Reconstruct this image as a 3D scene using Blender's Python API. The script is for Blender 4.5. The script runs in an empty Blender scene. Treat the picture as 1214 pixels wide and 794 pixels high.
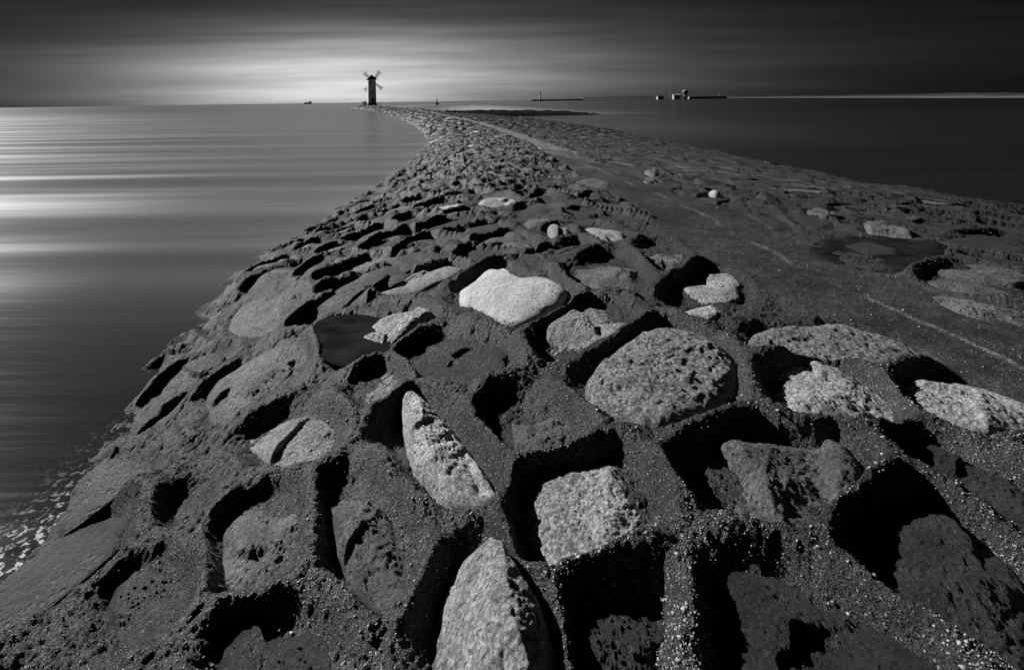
import bpy, math, random
import numpy as np
from mathutils import Vector, Matrix

random.seed(7)
rng = np.random.default_rng(11)
sc = bpy.context.scene
COL = sc.collection

# ------------------------------------------------------------------ camera
W, H = 1214.0, 794.0
F = 600.0                       # focal length in photo pixels
PX, PY = 607.0, 119.0           # where the level view axis meets the photograph
HC = 2.10                       # eye height above the water
PHI = math.atan(0.0145)         # slight roll
cam_d = bpy.data.cameras.new('camera')
cam = bpy.data.objects.new('camera', cam_d)
COL.objects.link(cam)
cam_d.sensor_width = 36.0
cam_d.sensor_fit = 'HORIZONTAL'
cam_d.lens = F / W * 36.0
cam_d.shift_y = -(H / 2 - PY) / W
cam_d.clip_start = 0.05
cam_d.clip_end = 30000
c_, s_ = math.cos(PHI), math.sin(PHI)
cam.matrix_world = Matrix(((c_, s_, 0, 0), (0, 0, -1, 0), (-s_, c_, 0, HC), (0, 0, 0, 1)))
sc.camera = cam

# ------------------------------------------------------------------ light
SUN_AZ = math.radians(-58)      # from straight ahead towards the left
SUN_EL = math.radians(29)
sun_dir = Vector((math.sin(SUN_AZ) * math.cos(SUN_EL), math.cos(SUN_AZ) * math.cos(SUN_EL), math.sin(SUN_EL)))
sl = bpy.data.lights.new('sun', 'SUN')
sl.energy = 5.0
sl.angle = math.radians(0.6)
sl.color = (1.0, 0.995, 0.985)
so = bpy.data.objects.new('sun', sl)
COL.objects.link(so)
so.rotation_euler = sun_dir.to_track_quat('Z', 'Y').to_euler()
sc.view_settings.view_transform = 'Standard'
sc.view_settings.look = 'None'
sc.view_settings.exposure = 0.3
sc.view_settings.gamma = 1.0
sc.view_settings.use_curve_mapping = False


class G:
    """tiny expression builder for math nodes"""
    def __init__(s, nt): s.nt = nt
    def m(s, op, *a, clamp=False):
        n = s.nt.nodes.new('ShaderNodeMath'); n.operation = op; n.use_clamp = clamp
        for i, v in enumerate(a):
            if isinstance(v, (int, float)): n.inputs[i].default_value = v
            else: s.nt.links.new(v, n.inputs[i])
        return n.outputs[0]
    def add(s, *a):
        r = a[0]
        for b in a[1:]: r = s.m('ADD', r, b)
        return r
    def mul(s, *a):
        r = a[0]
        for b in a[1:]: r = s.m('MULTIPLY', r, b)
        return r
    def sub(s, a, b): return s.m('SUBTRACT', a, b)
    def gauss(s, x, c, w):
        d = s.m('DIVIDE', s.sub(x, c), w)
        return s.m('EXPONENT', s.mul(s.mul(d, d), -1.0))
    def ramp(s, v, lo, hi, a=0.0, b=1.0, smooth=True):
        n = s.nt.nodes.new('ShaderNodeMapRange')
        n.interpolation_type = 'SMOOTHSTEP' if smooth else 'LINEAR'
        n.inputs[1].default_value = lo; n.inputs[2].default_value = hi
        n.inputs[3].default_value = a; n.inputs[4].default_value = b
        s.nt.links.new(v, n.inputs[0]); return n.outputs[0]
    def vec(s, x, y, z):
        n = s.nt.nodes.new('ShaderNodeCombineXYZ')
        for i, v in enumerate((x, y, z)):
            if isinstance(v, (int, float)): n.inputs[i].default_value = v
            else: s.nt.links.new(v, n.inputs[i])
        return n.outputs[0]
    def sep(s, v):
        n = s.nt.nodes.new('ShaderNodeSeparateXYZ'); s.nt.links.new(v, n.inputs[0]); return n.outputs
    def noise(s, v, scale, detail=4, rough=0.55, dist=0.0):
        n = s.nt.nodes.new('ShaderNodeTexNoise')
        n.inputs['Scale'].default_value = scale; n.inputs['Detail'].default_value = detail
        n.inputs['Roughness'].default_value = rough; n.inputs['Distortion'].default_value = dist
        s.nt.links.new(v, n.inputs['Vector']); return n.outputs[0]
    def voro(s, v, scale, feature='F1', out=0):
        n = s.nt.nodes.new('ShaderNodeTexVoronoi'); n.feature = feature
        n.inputs['Scale'].default_value = scale
        s.nt.links.new(v, n.inputs['Vector']); return n.outputs[out]
    def scale(s, v, k):
        n = s.nt.nodes.new('ShaderNodeVectorMath'); n.operation = 'MULTIPLY'
        n.inputs[1].default_value = k; s.nt.links.new(v, n.inputs[0]); return n.outputs[0]


# sky: long-exposure cloud streaks in front of the clear sky, open near the windmill
world = bpy.data.worlds.new('World')
sc.world = world
world.use_nodes = True
nt = world.node_tree
nt.nodes.clear()
g = G(nt)
wo = nt.nodes.new('ShaderNodeOutputWorld')
bg = nt.nodes.new('ShaderNodeBackground')
nt.links.new(bg.outputs[0], wo.inputs[0])
sky = nt.nodes.new('ShaderNodeTexSky')
sky.sky_type = 'NISHITA'
sky.sun_disc = False
sky.sun_elevation = SUN_EL
sky.sun_rotation = SUN_AZ
sky.dust_density = 3.0
bw = nt.nodes.new('ShaderNodeRGBToBW')
nt.links.new(sky.outputs[0], bw.inputs[0])
tc = nt.nodes.new('ShaderNodeTexCoord')
x, y, z = g.sep(tc.outputs['Generated'])
az = g.m('ARCTAN2', x, y)
el = g.m('DIVIDE', z, g.m('SQRT', g.add(g.mul(y, y), 0.02)))      # streaks of a flat cloud deck drawn out sideways
st = g.noise(g.vec(g.mul(az, 1.6), g.mul(el, 26.0), 0.0), 1.3, 5, 0.5)
st2 = g.noise(g.vec(g.mul(az, 0.7), g.mul(el, 60.0), 3.7), 1.5, 3, 0.5)
streak = g.add(g.ramp(st, 0.3, 0.72, 0.72, 1.2), g.mul(g.sub(st2, 0.5), 0.32))
open_ = g.add(
    g.mul(g.gauss(az, -0.32, 0.255), g.gauss(el, 0.032, 0.080), 2.1),
    g.mul(g.gauss(az, -0.10, 0.42), g.gauss(el, 0.015, 0.11), 0.85),
    g.mul(g.gauss(az, -0.2, 0.9), g.gauss(el, 0.0, 0.30), 0.09))
cover = g.add(g.mul(open_, streak), 0.020)
skyv = g.mul(g.m('POWER', bw.outputs[0], 0.35), cover)
nt.links.new(skyv, bg.inputs[0])
bg.inputs[1].default_value = 0.122

# ------------------------------------------------------------------ materials
def new_mat(name):
    m = bpy.data.materials.new(name); m.use_nodes = True
    n = m.node_tree; b = n.nodes['Principled BSDF']
    return m, n, b, G(n)

def grey(nt, g, val, b):
    c = nt.nodes.new('ShaderNodeCombineColor')
    for i in range(3): nt.links.new(val, c.inputs[i])
    nt.links.new(c.outputs[0], b.inputs['Base Color'])

def bump(nt, h, strength, dist, prev=None):
    n = nt.nodes.new('ShaderNodeBump')
    n.inputs['Strength'].default_value = strength
    n.inputs['Distance'].default_value = dist
    nt.links.new(h, n.inputs['Height'])
    if prev is not None: nt.links.new(prev, n.inputs['Normal'])
    return n.outputs[0]

def flat_mat(name, v, rough=0.6, spec=0.4, var=0.15, sc_=3.0):
    m, n, b, g = new_mat(name)
    tc = n.nodes.new('ShaderNodeTexCoord')
    ns = g.noise(tc.outputs['Object'], sc_, 4)
    grey(n, g, g.mul(g.ramp(ns, 0.3, 0.7, 1 - var, 1 + var), v), b)
    b.inputs['Roughness'].default_value = rough
    b.inputs['Specular IOR Level'].default_value = spec
    return m

def world_pos(n):
    return n.nodes.new('ShaderNodeNewGeometry').outputs['Position']

def mortar_mat(name, base, path=False):
    m, n, b, g = new_mat(name)
    p = world_pos(n)
    px, py, pz = g.sep(p)
    big = g.noise(p, 1.3, 5, 0.6)
    mid = g.noise(p, 9.0, 5, 0.65)
    mid2 = g.noise(p, 34.0, 5, 0.7)
    grain = g.noise(p, 85.0, 3, 0.8)
    cell = g.voro(p, 95.0, 'F1', 0)
    cr = g.sep(n.nodes[-1].outputs['Color'])[0]
    # pale shell and quartz grains set in the mortar
    peb = g.mul(g.ramp(cell, 0.45, 0.32), g.ramp(cr, 0.80, 0.92))
    tone = g.mul(g.ramp(big, 0.3, 0.7, 0.5, 1.45), g.ramp(mid, 0.3, 0.7, 0.6, 1.35), g.ramp(mid2, 0.3, 0.7, 0.6, 1.4), g.ramp(grain, 0.3, 0.7, 0.3, 1.9), base)
    wet_dim = g.ramp(g.add(pz, g.mul(g.sub(big, 0.5), 0.25)), 0.20, 0.52, 1.0, 0.0)  # wet near the waterline, carried higher to paint in dim lower corners
    if path:
        # dry, sand-covered concrete farther out
        tone = g.mul(tone, g.ramp(g.add(py, g.mul(g.sub(big, 0.5), 6.0)), 9.5, 19.0, 1.0, 5.0))
        ja = n.nodes.new('ShaderNodeAttribute'); ja.attribute_name = 'joint'
        tone = g.add(tone, g.mul(ja.outputs['Fac'], g.ramp(mid2, 0.35, 0.6), 0.20))
    tone = g.add(g.mul(tone, g.sub(1.0, g.mul(wet_dim, 0.72))), g.mul(peb, 0.34 if not path else 0.06))
    grey(n, g, tone, b)
    n.links.new(g.sub(0.80 if path else 0.42, g.mul(wet_dim, -0.16)), b.inputs['Roughness'])
    b.inputs['Specular IOR Level'].default_value = 0.3 if path else 0.55
    h1 = bump(n, g.add(mid, g.mul(mid2, 0.8)), 1.0 if not path else 0.5, 0.045 if not path else 0.02)
    h2 = bump(n, g.add(grain, g.mul(peb, 0.8)), 1.0 if not path else 0.7, 0.030 if not path else 0.012, h1)
    n.links.new(h2, b.inputs['Normal'])
    return m

def stone_mat(name, lo, hi, fine=70.0, bumpd=0.012, rough=0.65, pits=0.0, spec=0.3, blotch=5.0, contrast=0.5):
    m, n, b, g = new_mat(name)
    p = world_pos(n)
    oi = n.nodes.new('ShaderNodeObjectInfo')
    bl = g.noise(p, blotch, 6, 0.65, 0.4)
    fn = g.noise(p, fine, 5, 0.7)
    cd = g.voro(p, fine * 2.0, 'F1', 0)
    cr = g.sep(n.nodes[-1].outputs['Color'])[0]
    t = g.add(g.mul(g.ramp(bl, 0.32, 0.68), contrast), g.mul(g.add(g.mul(g.ramp(fn, 0.3, 0.7), 0.5), g.mul(g.ramp(cr, 0.35, 0.85), 0.6)), 1.0 - contrast))
    tone = g.add(g.mul(t, hi - lo), lo)
    fc = g.noise(p, fine * 1.1, 6, 0.85, 0.5)
    vo = g.voro(p, fine * 0.55, 'F1', 0)
    pit = g.ramp(vo, 0.36, 0.18)
    pit = g.mul(pit, g.ramp(bl, 0.4, 0.6))
    tone = g.mul(tone, g.sub(1.0, g.mul(pit, pits)))
    tone = g.mul(tone, g.ramp(oi.outputs['Random'], 0, 1, 0.75, 1.25, smooth=False))
    grey(n, g, tone, b)
    b.inputs['Roughness'].default_value = rough
    b.inputs['Specular IOR Level'].default_value = spec
    h1 = bump(n, g.noise(p, fine * 0.25, 4, 0.6), 0.45, bumpd * 2.2)
    h2 = bump(n, g.sub(g.add(g.mul(fn, 0.6), g.mul(fc, 0.9)), g.mul(pit, 0.6 * (1 if pits else 0))), 1.0, bumpd, h1)
    n.links.new(h2, b.inputs['Normal'])
    return m

M_MORTAR = mortar_mat('mortar', 0.042)
M_PATH = mortar_mat('path_concrete', 0.036, path=True)
M_PALE = stone_mat('pale_limestone', 0.36, 0.68, 60, 0.009, 0.7, 0.75, contrast=0.6)
M_LIGHT = stone_mat('light_granite', 0.09, 0.95, 52, 0.030, 0.5, 0.25, contrast=0.35)
M_ROUGH = stone_mat('rough_granite', 0.02, 0.58, 44, 0.040, 0.5, 0.5, contrast=0.25)
M_MID = stone_mat('grey_granite', 0.022, 0.30, 54, 0.026, 0.5, 0.15)
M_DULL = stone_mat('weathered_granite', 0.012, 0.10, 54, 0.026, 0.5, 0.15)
M_DARK = stone_mat('dark_stone', 0.012, 0.07, 54, 0.022, 0.45, 0.1)  # dark stones, also used where shade is put into the colour
STONE_M = {'pale': M_PALE, 'light': M_LIGHT, 'rough': M_ROUGH, 'mid': M_MID, 'dull': M_DULL, 'dark': M_DARK}

def water_mat():
    m, n, b, g = new_mat('sea_water')
    p = world_pos(n)
    px, py, pz = g.sep(p)
    # drawn-out milky water and pale streaks; ripple glints and reflected sky glow painted in
    s1 = g.noise(g.vec(g.mul(px, 0.030), g.mul(py, 0.62), 0.0), 1.0, 2, 0.5)
    s2 = g.noise(g.vec(g.mul(px, 0.010), g.mul(py, 0.10), 5.0), 1.0, 3, 0.5)
    a1 = n.nodes.new('ShaderNodeAttribute'); a1.attribute_name = 'milk_sheen'
    a2 = n.nodes.new('ShaderNodeAttribute'); a2.attribute_name = 'pale_streak'
    a3 = n.nodes.new('ShaderNodeAttribute'); a3.attribute_name = 'glint_fleck'
    milk_sheen = g.add(g.mul(a1.outputs['Fac'], g.ramp(s1, 0.3, 0.7, 0.7, 1.2)), g.mul(a2.outputs['Fac'], g.ramp(s1, 0.36, 0.72)), g.mul(a3.outputs['Fac'], g.ramp(g.noise(p, 26.0, 4, 0.6, 0.6), 0.52, 0.62), 0.9))
    grey(n, g, g.add(g.mul(milk_sheen, 0.30), 0.008), b)
    b.inputs['IOR'].default_value = 1.33
    n.links.new(g.add(g.mul(milk_sheen, 0.3), 0.17), b.inputs['Roughness'])
    h = g.noise(g.vec(g.mul(px, 0.10), g.mul(py, 1.3), 0.0), 1.0, 4, 0.6)
    n.links.new(bump(n, h, 0.30, 0.08), b.inputs['Normal'])
    return m
M_WATER = water_mat()

def puddle_mat():
    m, n, b, g = new_mat('puddle_water')
    grey(n, g, g.ramp(g.noise(world_pos(n), 6, 3), 0.3, 0.7, 0.012, 0.03), b)
    b.inputs['Roughness'].default_value = 0.06
    b.inputs['IOR'].default_value = 1.33
    return m
M_PUDDLE = puddle_mat()
M_GRIT = flat_mat('grit', 0.30, 0.45, 0.5, 0.6, 40)
M_TOWER = flat_mat('white_render', 0.62, 0.8, 0.3, 0.06, 0.6)
M_ROOF = flat_mat('dark_roofing', 0.05, 0.7)
M_SAIL = flat_mat('weathered_white_slats', 0.55, 0.7)
M_BLACK = flat_mat('black_paint', 0.02, 0.6)
M_DKSTONE = flat_mat('dark_plinth', 0.06, 0.8)
M_PALEGREY = flat_mat('pale_weathered_paint', 0.30, 0.8)
M_GREY = flat_mat('grey_concrete', 0.42, 0.8)  # pale tone also stands in for haze on the far pier and moles
M_SAND = flat_mat('beach_sand', 0.10, 0.9, 0.2, 0.15, 0.05)
M_DUNE = flat_mat('dune_scrub', 0.03, 0.9, 0.2, 0.3, 0.05)
M_RUBBLE = flat_mat('dark_rubble', 0.010, 0.95, 0.05, 0.4, 1.5)

# ------------------------------------------------------------------ helpers
def link(name, me, mat=None, parent=None, loc=None):
    o = bpy.data.objects.new(name, me)
    COL.objects.link(o)
    if mat is not None and me is not None and not me.materials: me.materials.append(mat)
    if parent is not None: o.parent = parent
    if loc is not None: o.location = loc
    return o

def np_mesh(name, verts, faces, smooth=True):
    """verts (n,3); faces (m,3|4) of one size"""
    me = bpy.data.meshes.new(name)
    verts = np.ascontiguousarray(verts, dtype=np.float32)
    faces = np.ascontiguousarray(faces, dtype=np.int32)
    k = faces.shape[1]
    me.vertices.add(len(verts)); me.vertices.foreach_set('co', verts.ravel())
    me.loops.add(faces.size); me.loops.foreach_set('vertex_index', faces.ravel())
    me.polygons.add(len(faces))
    me.polygons.foreach_set('loop_start', np.arange(0, faces.size, k, dtype=np.int32))
    me.polygons.foreach_set('loop_total', np.full(len(faces), k, dtype=np.int32))
    me.polygons.foreach_set('use_smooth', np.full(len(faces), smooth, dtype=bool))
    me.update(calc_edges=True); me.validate()
    return me

def thing(o, label, cat, group=None):
    o['label'] = label; o['category'] = cat
    if group: o['group'] = group
    return o

def empty(name, loc, label, cat, group=None, rz=0.0):
    o = bpy.data.objects.new(name, None); COL.objects.link(o)
    o.location = loc; o.rotation_euler = (0, 0, rz)
    return thing(o, label, cat, group)

def _h(ix, iy, seed):
    h = (ix.astype(np.int64) * 374761393 + iy.astype(np.int64) * 668265263 + seed * 1442695041) & 0xffffffff
    h = ((h ^ (h >> 13)) * 1274126177) & 0xffffffff
    h = h ^ (h >> 16)
    return (h & 0xffff).astype(np.float64) / 65535.0

def vnoise(x, y, seed=0):
    ix = np.floor(x); iy = np.floor(y)
    fx = x - ix; fy = y - iy
    fx = fx * fx * fx * (fx * (fx * 6 - 15) + 10); fy = fy * fy * fy * (fy * (fy * 6 - 15) + 10)
    a = _h(ix, iy, seed); b = _h(ix + 1, iy, seed); c = _h(ix, iy + 1, seed); d = _h(ix + 1, iy + 1, seed)
    return (a + (b - a) * fx + (c - a) * fy + (a - b - c + d) * fx * fy) * 2 - 1

def fbm(x, y, octv=4, seed=0, gain=0.5):
    s = 0; a = 1.0; t = 0
    for i in range(octv):
        # rotate each octave so the lattice never shows
        r = 0.6 + i * 1.1
        xx = x * math.cos(r) - y * math.sin(r); yy = x * math.sin(r) + y * math.cos(r)
        s = s + a * vnoise(xx * 2 ** i + 17.3 * i, yy * 2 ** i - 9.1 * i, seed + i); t += a; a *= gain
    return s / t

def sstep(a, b, x):
    t = np.clip((x - a) / (b - a), 0, 1); return t * t * (3 - 2 * t)

# ------------------------------------------------------------------ shape of the breakwater
def table(pts):
    p = np.array(pts, float)
    lx = np.linspace(math.log(4.0), math.log(240.0), 400)      # keys at y + 4
    v = np.interp(np.exp(lx) - 4.0, p[:, 0], p[:, 1])
    k = np.hanning(25); k /= k.sum()
    v = np.convolve(np.pad(v, 12, mode='edge'), k, mode='valid')
    return lambda y: np.interp(np.log(np.maximum(np.asarray(y, float), 0) + 4.0), lx, v)

xl_ = table([(0, -2.2), (2.24, -2.27), (2.9, -2.31), (4.13, -2.87), (4.94, -3.1), (6.4, -3.4), (10.6, -3.32), (15, -3.42),
             (21.2, -3.8), (28.4, -4.7), (43, -8.1), (66, -15.1), (99, -26), (150, -44), (190, -60), (220, -71), (235, -76)])
xp_ = table([(0, 3.6), (2.7, 3.1), (4, 2.6), (5, 2.3), (6.7, 2.35), (9, 1.95), (17.5, 0.96), (30, -1.4), (43, -4.6), (68, -10.9),
             (100, -20), (150, -38), (190, -53), (220, -65), (235, -70)])
xr_ = table([(0, 10.5), (9.3, 9.5), (12.4, 8.3), (19.5, 7.9), (39, 6.0), (60, 1.3), (99, -12), (150, -32), (190, -47.5), (220, -60), (235, -65)])
pw_ = table([(0, 0.75), (6, 0.60), (10, 0.45), (17, 0.28), (40, 0.30), (240, 0.45)])
xj_ = table([(0, 2.95), (2.7, 2.76), (4.2, 2.5), (6.7, 2.45), (9, 2.05), (17.5, .96), (240, -70)])
END_Y = 212.0

def z0(x, y):
    x = np.asarray(x, float); y = np.asarray(y, float)
    a, p, b = xl_(y), xp_(y), xr_(y)
    fl = pw_(y)
    tl = np.maximum(p - fl - x, 0) / (p - fl - a)
    tr = np.maximum(x - p - fl, 0) / (b - p - fl)
    crest = 0.60 + 0.35 * sstep(90, 185, y)
    z = crest * (1 - tl ** 2.7 - tr ** 1.7)
    z = z - np.maximum(tl - 1, 0) * 1.2
    z = z * (1 - sstep(END_Y - 14, END_Y, y)) - 0.5 * sstep(END_Y - 6, END_Y, y)
    return np.maximum(z, -0.9)

def at(px, py, dz=0.0):
    X = (px - PX) / F; Y = -(py - PY) / F
    dx = X * c_ + Y * s_; dzr = -X * s_ + Y * c_
    t = 3.0
    for _ in range(60):
        zz = float(z0(dx * t, t)) + dz
        t = 0.5 * t + 0.5 * (zz - HC) / dzr
    return (dx * t, t)

# ------------------------------------------------------------------ stones traced one by one
# cell outline, stone outline (None = fills its cell), pit depth, stone height, kind, options
HERO = [
 # pale heart-shaped boulder
 ([(536,349),(546,338),(563,327),(581,313),(602,311),(614,322),(630,328),(650,325),(670,334),(686,345),(678,362),(656,378),(632,389),(606,391),(584,387),(566,377),(548,370),(538,362)],
  [(543,348),(551,341),(567,330),(583,317),(599,316),(611,326),(627,333),(646,330),(662,337),(674,344),(668,357),(652,370),(630,382),(608,385),(589,381),(575,373),(558,366),(545,363)],
  .10,.15,'pale',dict(flat=3.2,amp=.012,groove=[(590,318),(622,330),.10])),
 # split stone in a puddle
 ([(377,401),(385,388),(413,377),(454,373),(476,366),(488,362),(514,375),(501,390),(476,406),(454,422),(429,433),(400,435),(385,425)],
  [(429,420),(432,404),(444,385),(466,374),(488,368),(511,379),(488,388),(470,398),(448,414)],.09,.11,'light',dict(flat=2,amp=.03,puddle=.020)),
 ([(474,420),(496,405),(526,398),(555,395),(585,401),(606,416),(609,430),(598,447),(570,455),(539,460),(512,455),(488,441)],
  [(480,422),(500,410),(526,404),(555,401),(581,407),(599,418),(602,429),(592,441),(568,448),(539,452),(516,447),(496,436)],.10,.10,'dark',dict(flat=2.6,amp=.026)),
 ([(410,472),(418,455),(438,439),(468,436),(478,452),(472,470),(450,488),(424,488)],
  [(422,467),(432,451),(448,442),(466,444),(471,455),(460,467),(441,480),(429,478)],.11,.11,'light',dict(flat=2.,amp=.03,facets=3)),
 ([(631,398),(663,379),(691,360),(729,356),(748,366),(754,379),(728,397),(696,413),(666,425),(638,422)],
  [(648,402),(665,388),(688,374),(732,362),(746,380),(724,395),(694,409),(668,419),(652,416)],.10,.085,'light',dict(flat=5,amp=.016)),
 # three-lobed stone
 ([(788,351),(803,335),(827,319),(849,315),(873,324),(888,338),(893,351),(880,368),(856,380),(830,383),(806,376),(793,364)],
  [(836,324),(849,319),(868,327),(876,335),(868,343),(852,344),(841,337)],.11,.12,'light',dict(flat=2.4,amp=.012)),
 (None,[(812,341),(836,338),(849,343),(872,342),(874,352),(852,361),(833,358),(818,350)],.11,.12,'light',dict(flat=2.4,amp=.012)),
 (None,[(806,371),(827,365),(850,361),(853,370),(839,377),(817,376)],.11,.10,'light',dict(flat=2.4,amp=.01)),
 # big coarse boulder
 ([(674,451),(710,431),(751,402),(776,386),(801,382),(838,402),(868,424),(876,451),(876,483),(848,501),(789,513),(732,507),(684,479)],
  [(705,467),(710,445),(732,426),(757,407),(783,398),(814,401),(839,411),(858,426),(868,445),(864,464),(846,480),(820,492),(789,502),(751,499),(723,492),(709,483)],
  .13,.20,'rough',dict(flat=2.2,amp=.030,af=9)),
 ([(664,319),(688,308),(720,300),(750,305),(766,326),(766,346),(742,350),(710,347),(680,340)],
  [(685,316),(720,303),(730,311),(750,320),(750,341),(720,343),(694,334)],.12,.12,'mid',dict(flat=2,amp=.03,facets=4)),
 ([(755,291),(789,280),(808,295),(818,313),(797,332),(774,321),(764,307)],None,.10,.11,'mid',dict(flat=2.2,amp=.035)),
 # jagged upright stone
 ([(445,511),(478,474),(508,473),(549,498),(576,530),(595,563),(593,595),(558,604),(521,595),(490,560),(454,530)],
  [(480,489),(486,476),(504,484),(535,512),(560,545),(582,580),(565,595),(534,590),(512,570),(497,556),(489,537),(484,512)],.15,.225,'light',dict(flat=1.3,amp=.06,keep=1,ridge=[(484,474),(512,575)],rw=.44)),
 ([(565,493),(591,465),(636,474),(681,491),(700,524),(672,543),(645,550),(617,545),(594,526)],
  [(612,492),(640,486),(683,508),(694,528),(664,541),(640,541),(616,524)],.13,.13,'mid',dict(flat=1.8,amp=.04,facets=3)),
 # stone in the deep square cell
 ([(615,571),(652,550),(708,539),(747,541),(790,595),(745,638),(687,673),(626,686),(611,669),(609,615)],
  [(656,641),(661,602),(682,571),(717,552),(743,571),(782,597),(756,619),(717,651),(669,662)],.15,.155,'light',dict(flat=5,amp=.026,af=8,whole=1)),
 ([(797,555),(840,528),(900,510),(960,516),(1002,519),(1038,560),(1012,592),(965,620),(915,627),(868,614),(818,585)],
  [(812,558),(847,537),(899,519),(950,524),(985,524),(1027,560),(1000,583),(962,608),(923,616),(895,606),(857,602),(830,580)],.13,.15,'mid',dict(flat=2,amp=.03,facets=6)),
 ([(900,450),(920,430),(985,427),(1032,450),(1077,490),(1077,514),(1020,514),(970,512),(933,502),(908,475)],
  [(914,448),(939,439),(984,437),(1018,456),(1057,490),(1057,505),(1018,502),(979,500),(951,494),(925,476)],.11,.13,'light',dict(flat=2.4,amp=.022,af=9)),
 ([(1060,456),(1096,445),(1141,448),(1186,462),(1232,482),(1240,512),(1163,514),(1100,502),(1070,481)],None,.08,.10,'light',dict(flat=2.6,amp=.02,af=8)),
 ([(893,392),(934,387),(995,381),(1042,395),(1083,409),(1102,423),(1060,438),(990,432),(921,428),(880,411)],None,.08,.10,'rough',dict(flat=2.4,amp=.03,af=8)),
 ([(1000,637),(1030,600),(1090,586),(1145,614),(1205,660),(1235,713),(1235,800),(1163,772),(1088,725),(1034,690)],
  [(1018,640),(1042,610),(1090,598),(1141,622),(1197,667),(1222,713),(1222,790),(1163,760),(1090,715),(1046,684)],.14,.14,'dark',dict(flat=2,amp=.025)),  # dark kind also paints in the dim lower right corner of the view
 ([(1049,523),(1085,513),(1141,538),(1225,574),(1230,622),(1163,600),(1100,566)],None,.14,.08,'dark',dict(flat=3,amp=.02)),  # shadowed pit, its shade put into the dark colour
 ([(848,663),(906,655),(962,684),(1037,717),(1104,762),(1140,810),(1120,880),(900,890),(846,780)],None,.15,.13,'dark',dict(flat=2.2,amp=.035,ridge=[(880,680),(925,790)])),
 ([(498,800),(505,740),(533,670),(552,648),(594,648),(622,698),(657,750),(670,810),(650,900),(505,900)],
  [(510,779),(523,745),(545,684),(558,662),(586,657),(603,684),(622,718),(648,760),(655,810),(640,880),(515,880)],.13,.25,'light',dict(flat=1.6,amp=.03,ridge=[(588,662),(604,860)])),
 ([(676,710),(711,691),(756,681),(788,695),(792,732),(773,762),(776,800),(700,850),(676,790)],None,.17,.05,'dark',dict(flat=3,amp=.02)),
 ([(383,580),(419,560),(456,600),(484,640),(484,708),(450,722),(413,686),(387,645)],
  [(406,619),(430,613),(456,608),(478,634),(478,693),(456,712),(441,706),(427,675),(415,645)],.15,.21,'mid',dict(flat=1.5,amp=.03,ridge=[(418,622),(440,705)])),
 ([(264,624),(284,597),(324,577),(350,590),(362,630),(350,669),(326,701),(286,714),(260,700),(264,655)],None,.09,.10,'mid',dict(flat=2.6,amp=.03,af=7)),
 ([(198,599),(215,572),(238,565),(247,597),(239,620),(210,624)],None,.20,.04,'dark',dict(flat=3,amp=.02)),
 ([(287,515),(308,498),(350,484),(390,490),(404,512),(390,545),(348,564),(322,552),(296,530)],
  [(317,505),(348,487),(386,493),(398,512),(386,543),(348,561),(324,549),(317,524)],.12,.13,'light',dict(flat=2.2,amp=.035)),
 ([(243,490),(246,462),(280,434),(324,409),(357,400),(371,424),(357,451),(311,484),(259,504)],None,.08,.10,'mid',dict(flat=3,amp=.022,af=9)),
 ([(269,395),(277,366),(311,347),(348,341),(364,351),(350,374),(324,390),(286,401)],None,.08,.10,'mid',dict(flat=3,amp=.024)),
 ([(153,507),(203,447),(255,412),(272,422),(238,452),(189,497),(147,531)],None,.07,.09,'dull',dict(flat=2.5,amp=.03)),
 ([(120,715),(170,667),(222,682),(224,725),(174,766),(135,756)],None,.10,.09,'dark',dict(flat=2.3,amp=.03)),  # this and the next: dark colour also stands in for corner falloff
 ([(255,745),(320,722),(385,735),(400,790),(330,840),(260,820)],None,.12,.11,'dark',dict(flat=2.3,amp=.03)),
 # right of the path
 ([(963,294),(974,285),(1006,282),(1036,281),(1060,285),(1124,290),(1106,302),(1076,313),(1068,325),(1030,321),(992,312),(968,303)],
  [(1004,291),(1030,287),(1062,295),(1060,301),(1030,302)],.075,.05,'dull',dict(flat=3,amp=.012,puddle=.016)),
 ([(1088,321),(1120,310),(1150,309),(1182,316),(1230,332),(1230,364),(1165,354),(1127,345),(1097,335)],None,.05,.07,'mid',dict(flat=3,amp=.018)),
 ([(884,234),(913,229),(947,253),(913,255),(887,251)],None,.08,.06,'dark',dict(flat=3,amp=.02)),
 ([(1021,262),(1042,259),(1088,275),(1080,290),(1042,284),(1028,274)],None,.05,.11,'mid',dict(flat=1.8,amp=.04,facets=4)),
 ([(759,205),(771,199),(785,206),(778,211)],None,.05,.10,'mid',dict(flat=2,amp=.02)),
 ([(760,214),(774,211),(783,219),(769,221)],None,.05,.10,'mid',dict(flat=2,amp=.02)),
 ([(796,224),(815,221),(837,227),(825,231),(803,231)],None,.08,.04,'dark',dict(flat=2,amp=.02)),
 ([(811,213),(838,210),(868,217),(862,222),(830,221)],None,.07,.05,'dark',dict(flat=2,amp=.02)),
 ([(1100,345),(1160,357),(1230,372),(1230,400),(1180,385),(1120,365)],None,.05,.06,'mid',dict(flat=2.4,amp=.02)),
 # middle ground
 ([(648,272),(664,268),(680,278),(664,285),(650,281)],None,.07,.12,'light',dict(flat=1.6,amp=.03,facets=3)),
 ([(690,272),(702,266),(724,269),(748,282),(722,291),(700,286)],None,.06,.09,'light',dict(flat=3,amp=.02)),
 ([(676,217),(700,210),(726,216),(722,224),(695,226)],None,.05,.08,'mid',dict(flat=3,amp=.01)),
 ([(566,238),(596,232),(618,238),(600,245),(572,246)],None,.06,.09,'light',dict(flat=2.4,amp=.02)),
 ([(618,264),(640,258),(662,262),(650,270),(624,272)],None,.06,.09,'mid',dict(flat=2.4,amp=.02)),
]

def to_world(poly, dz=0.0): return np.array([at(p[0], p[1], dz) for p in poly])

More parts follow.
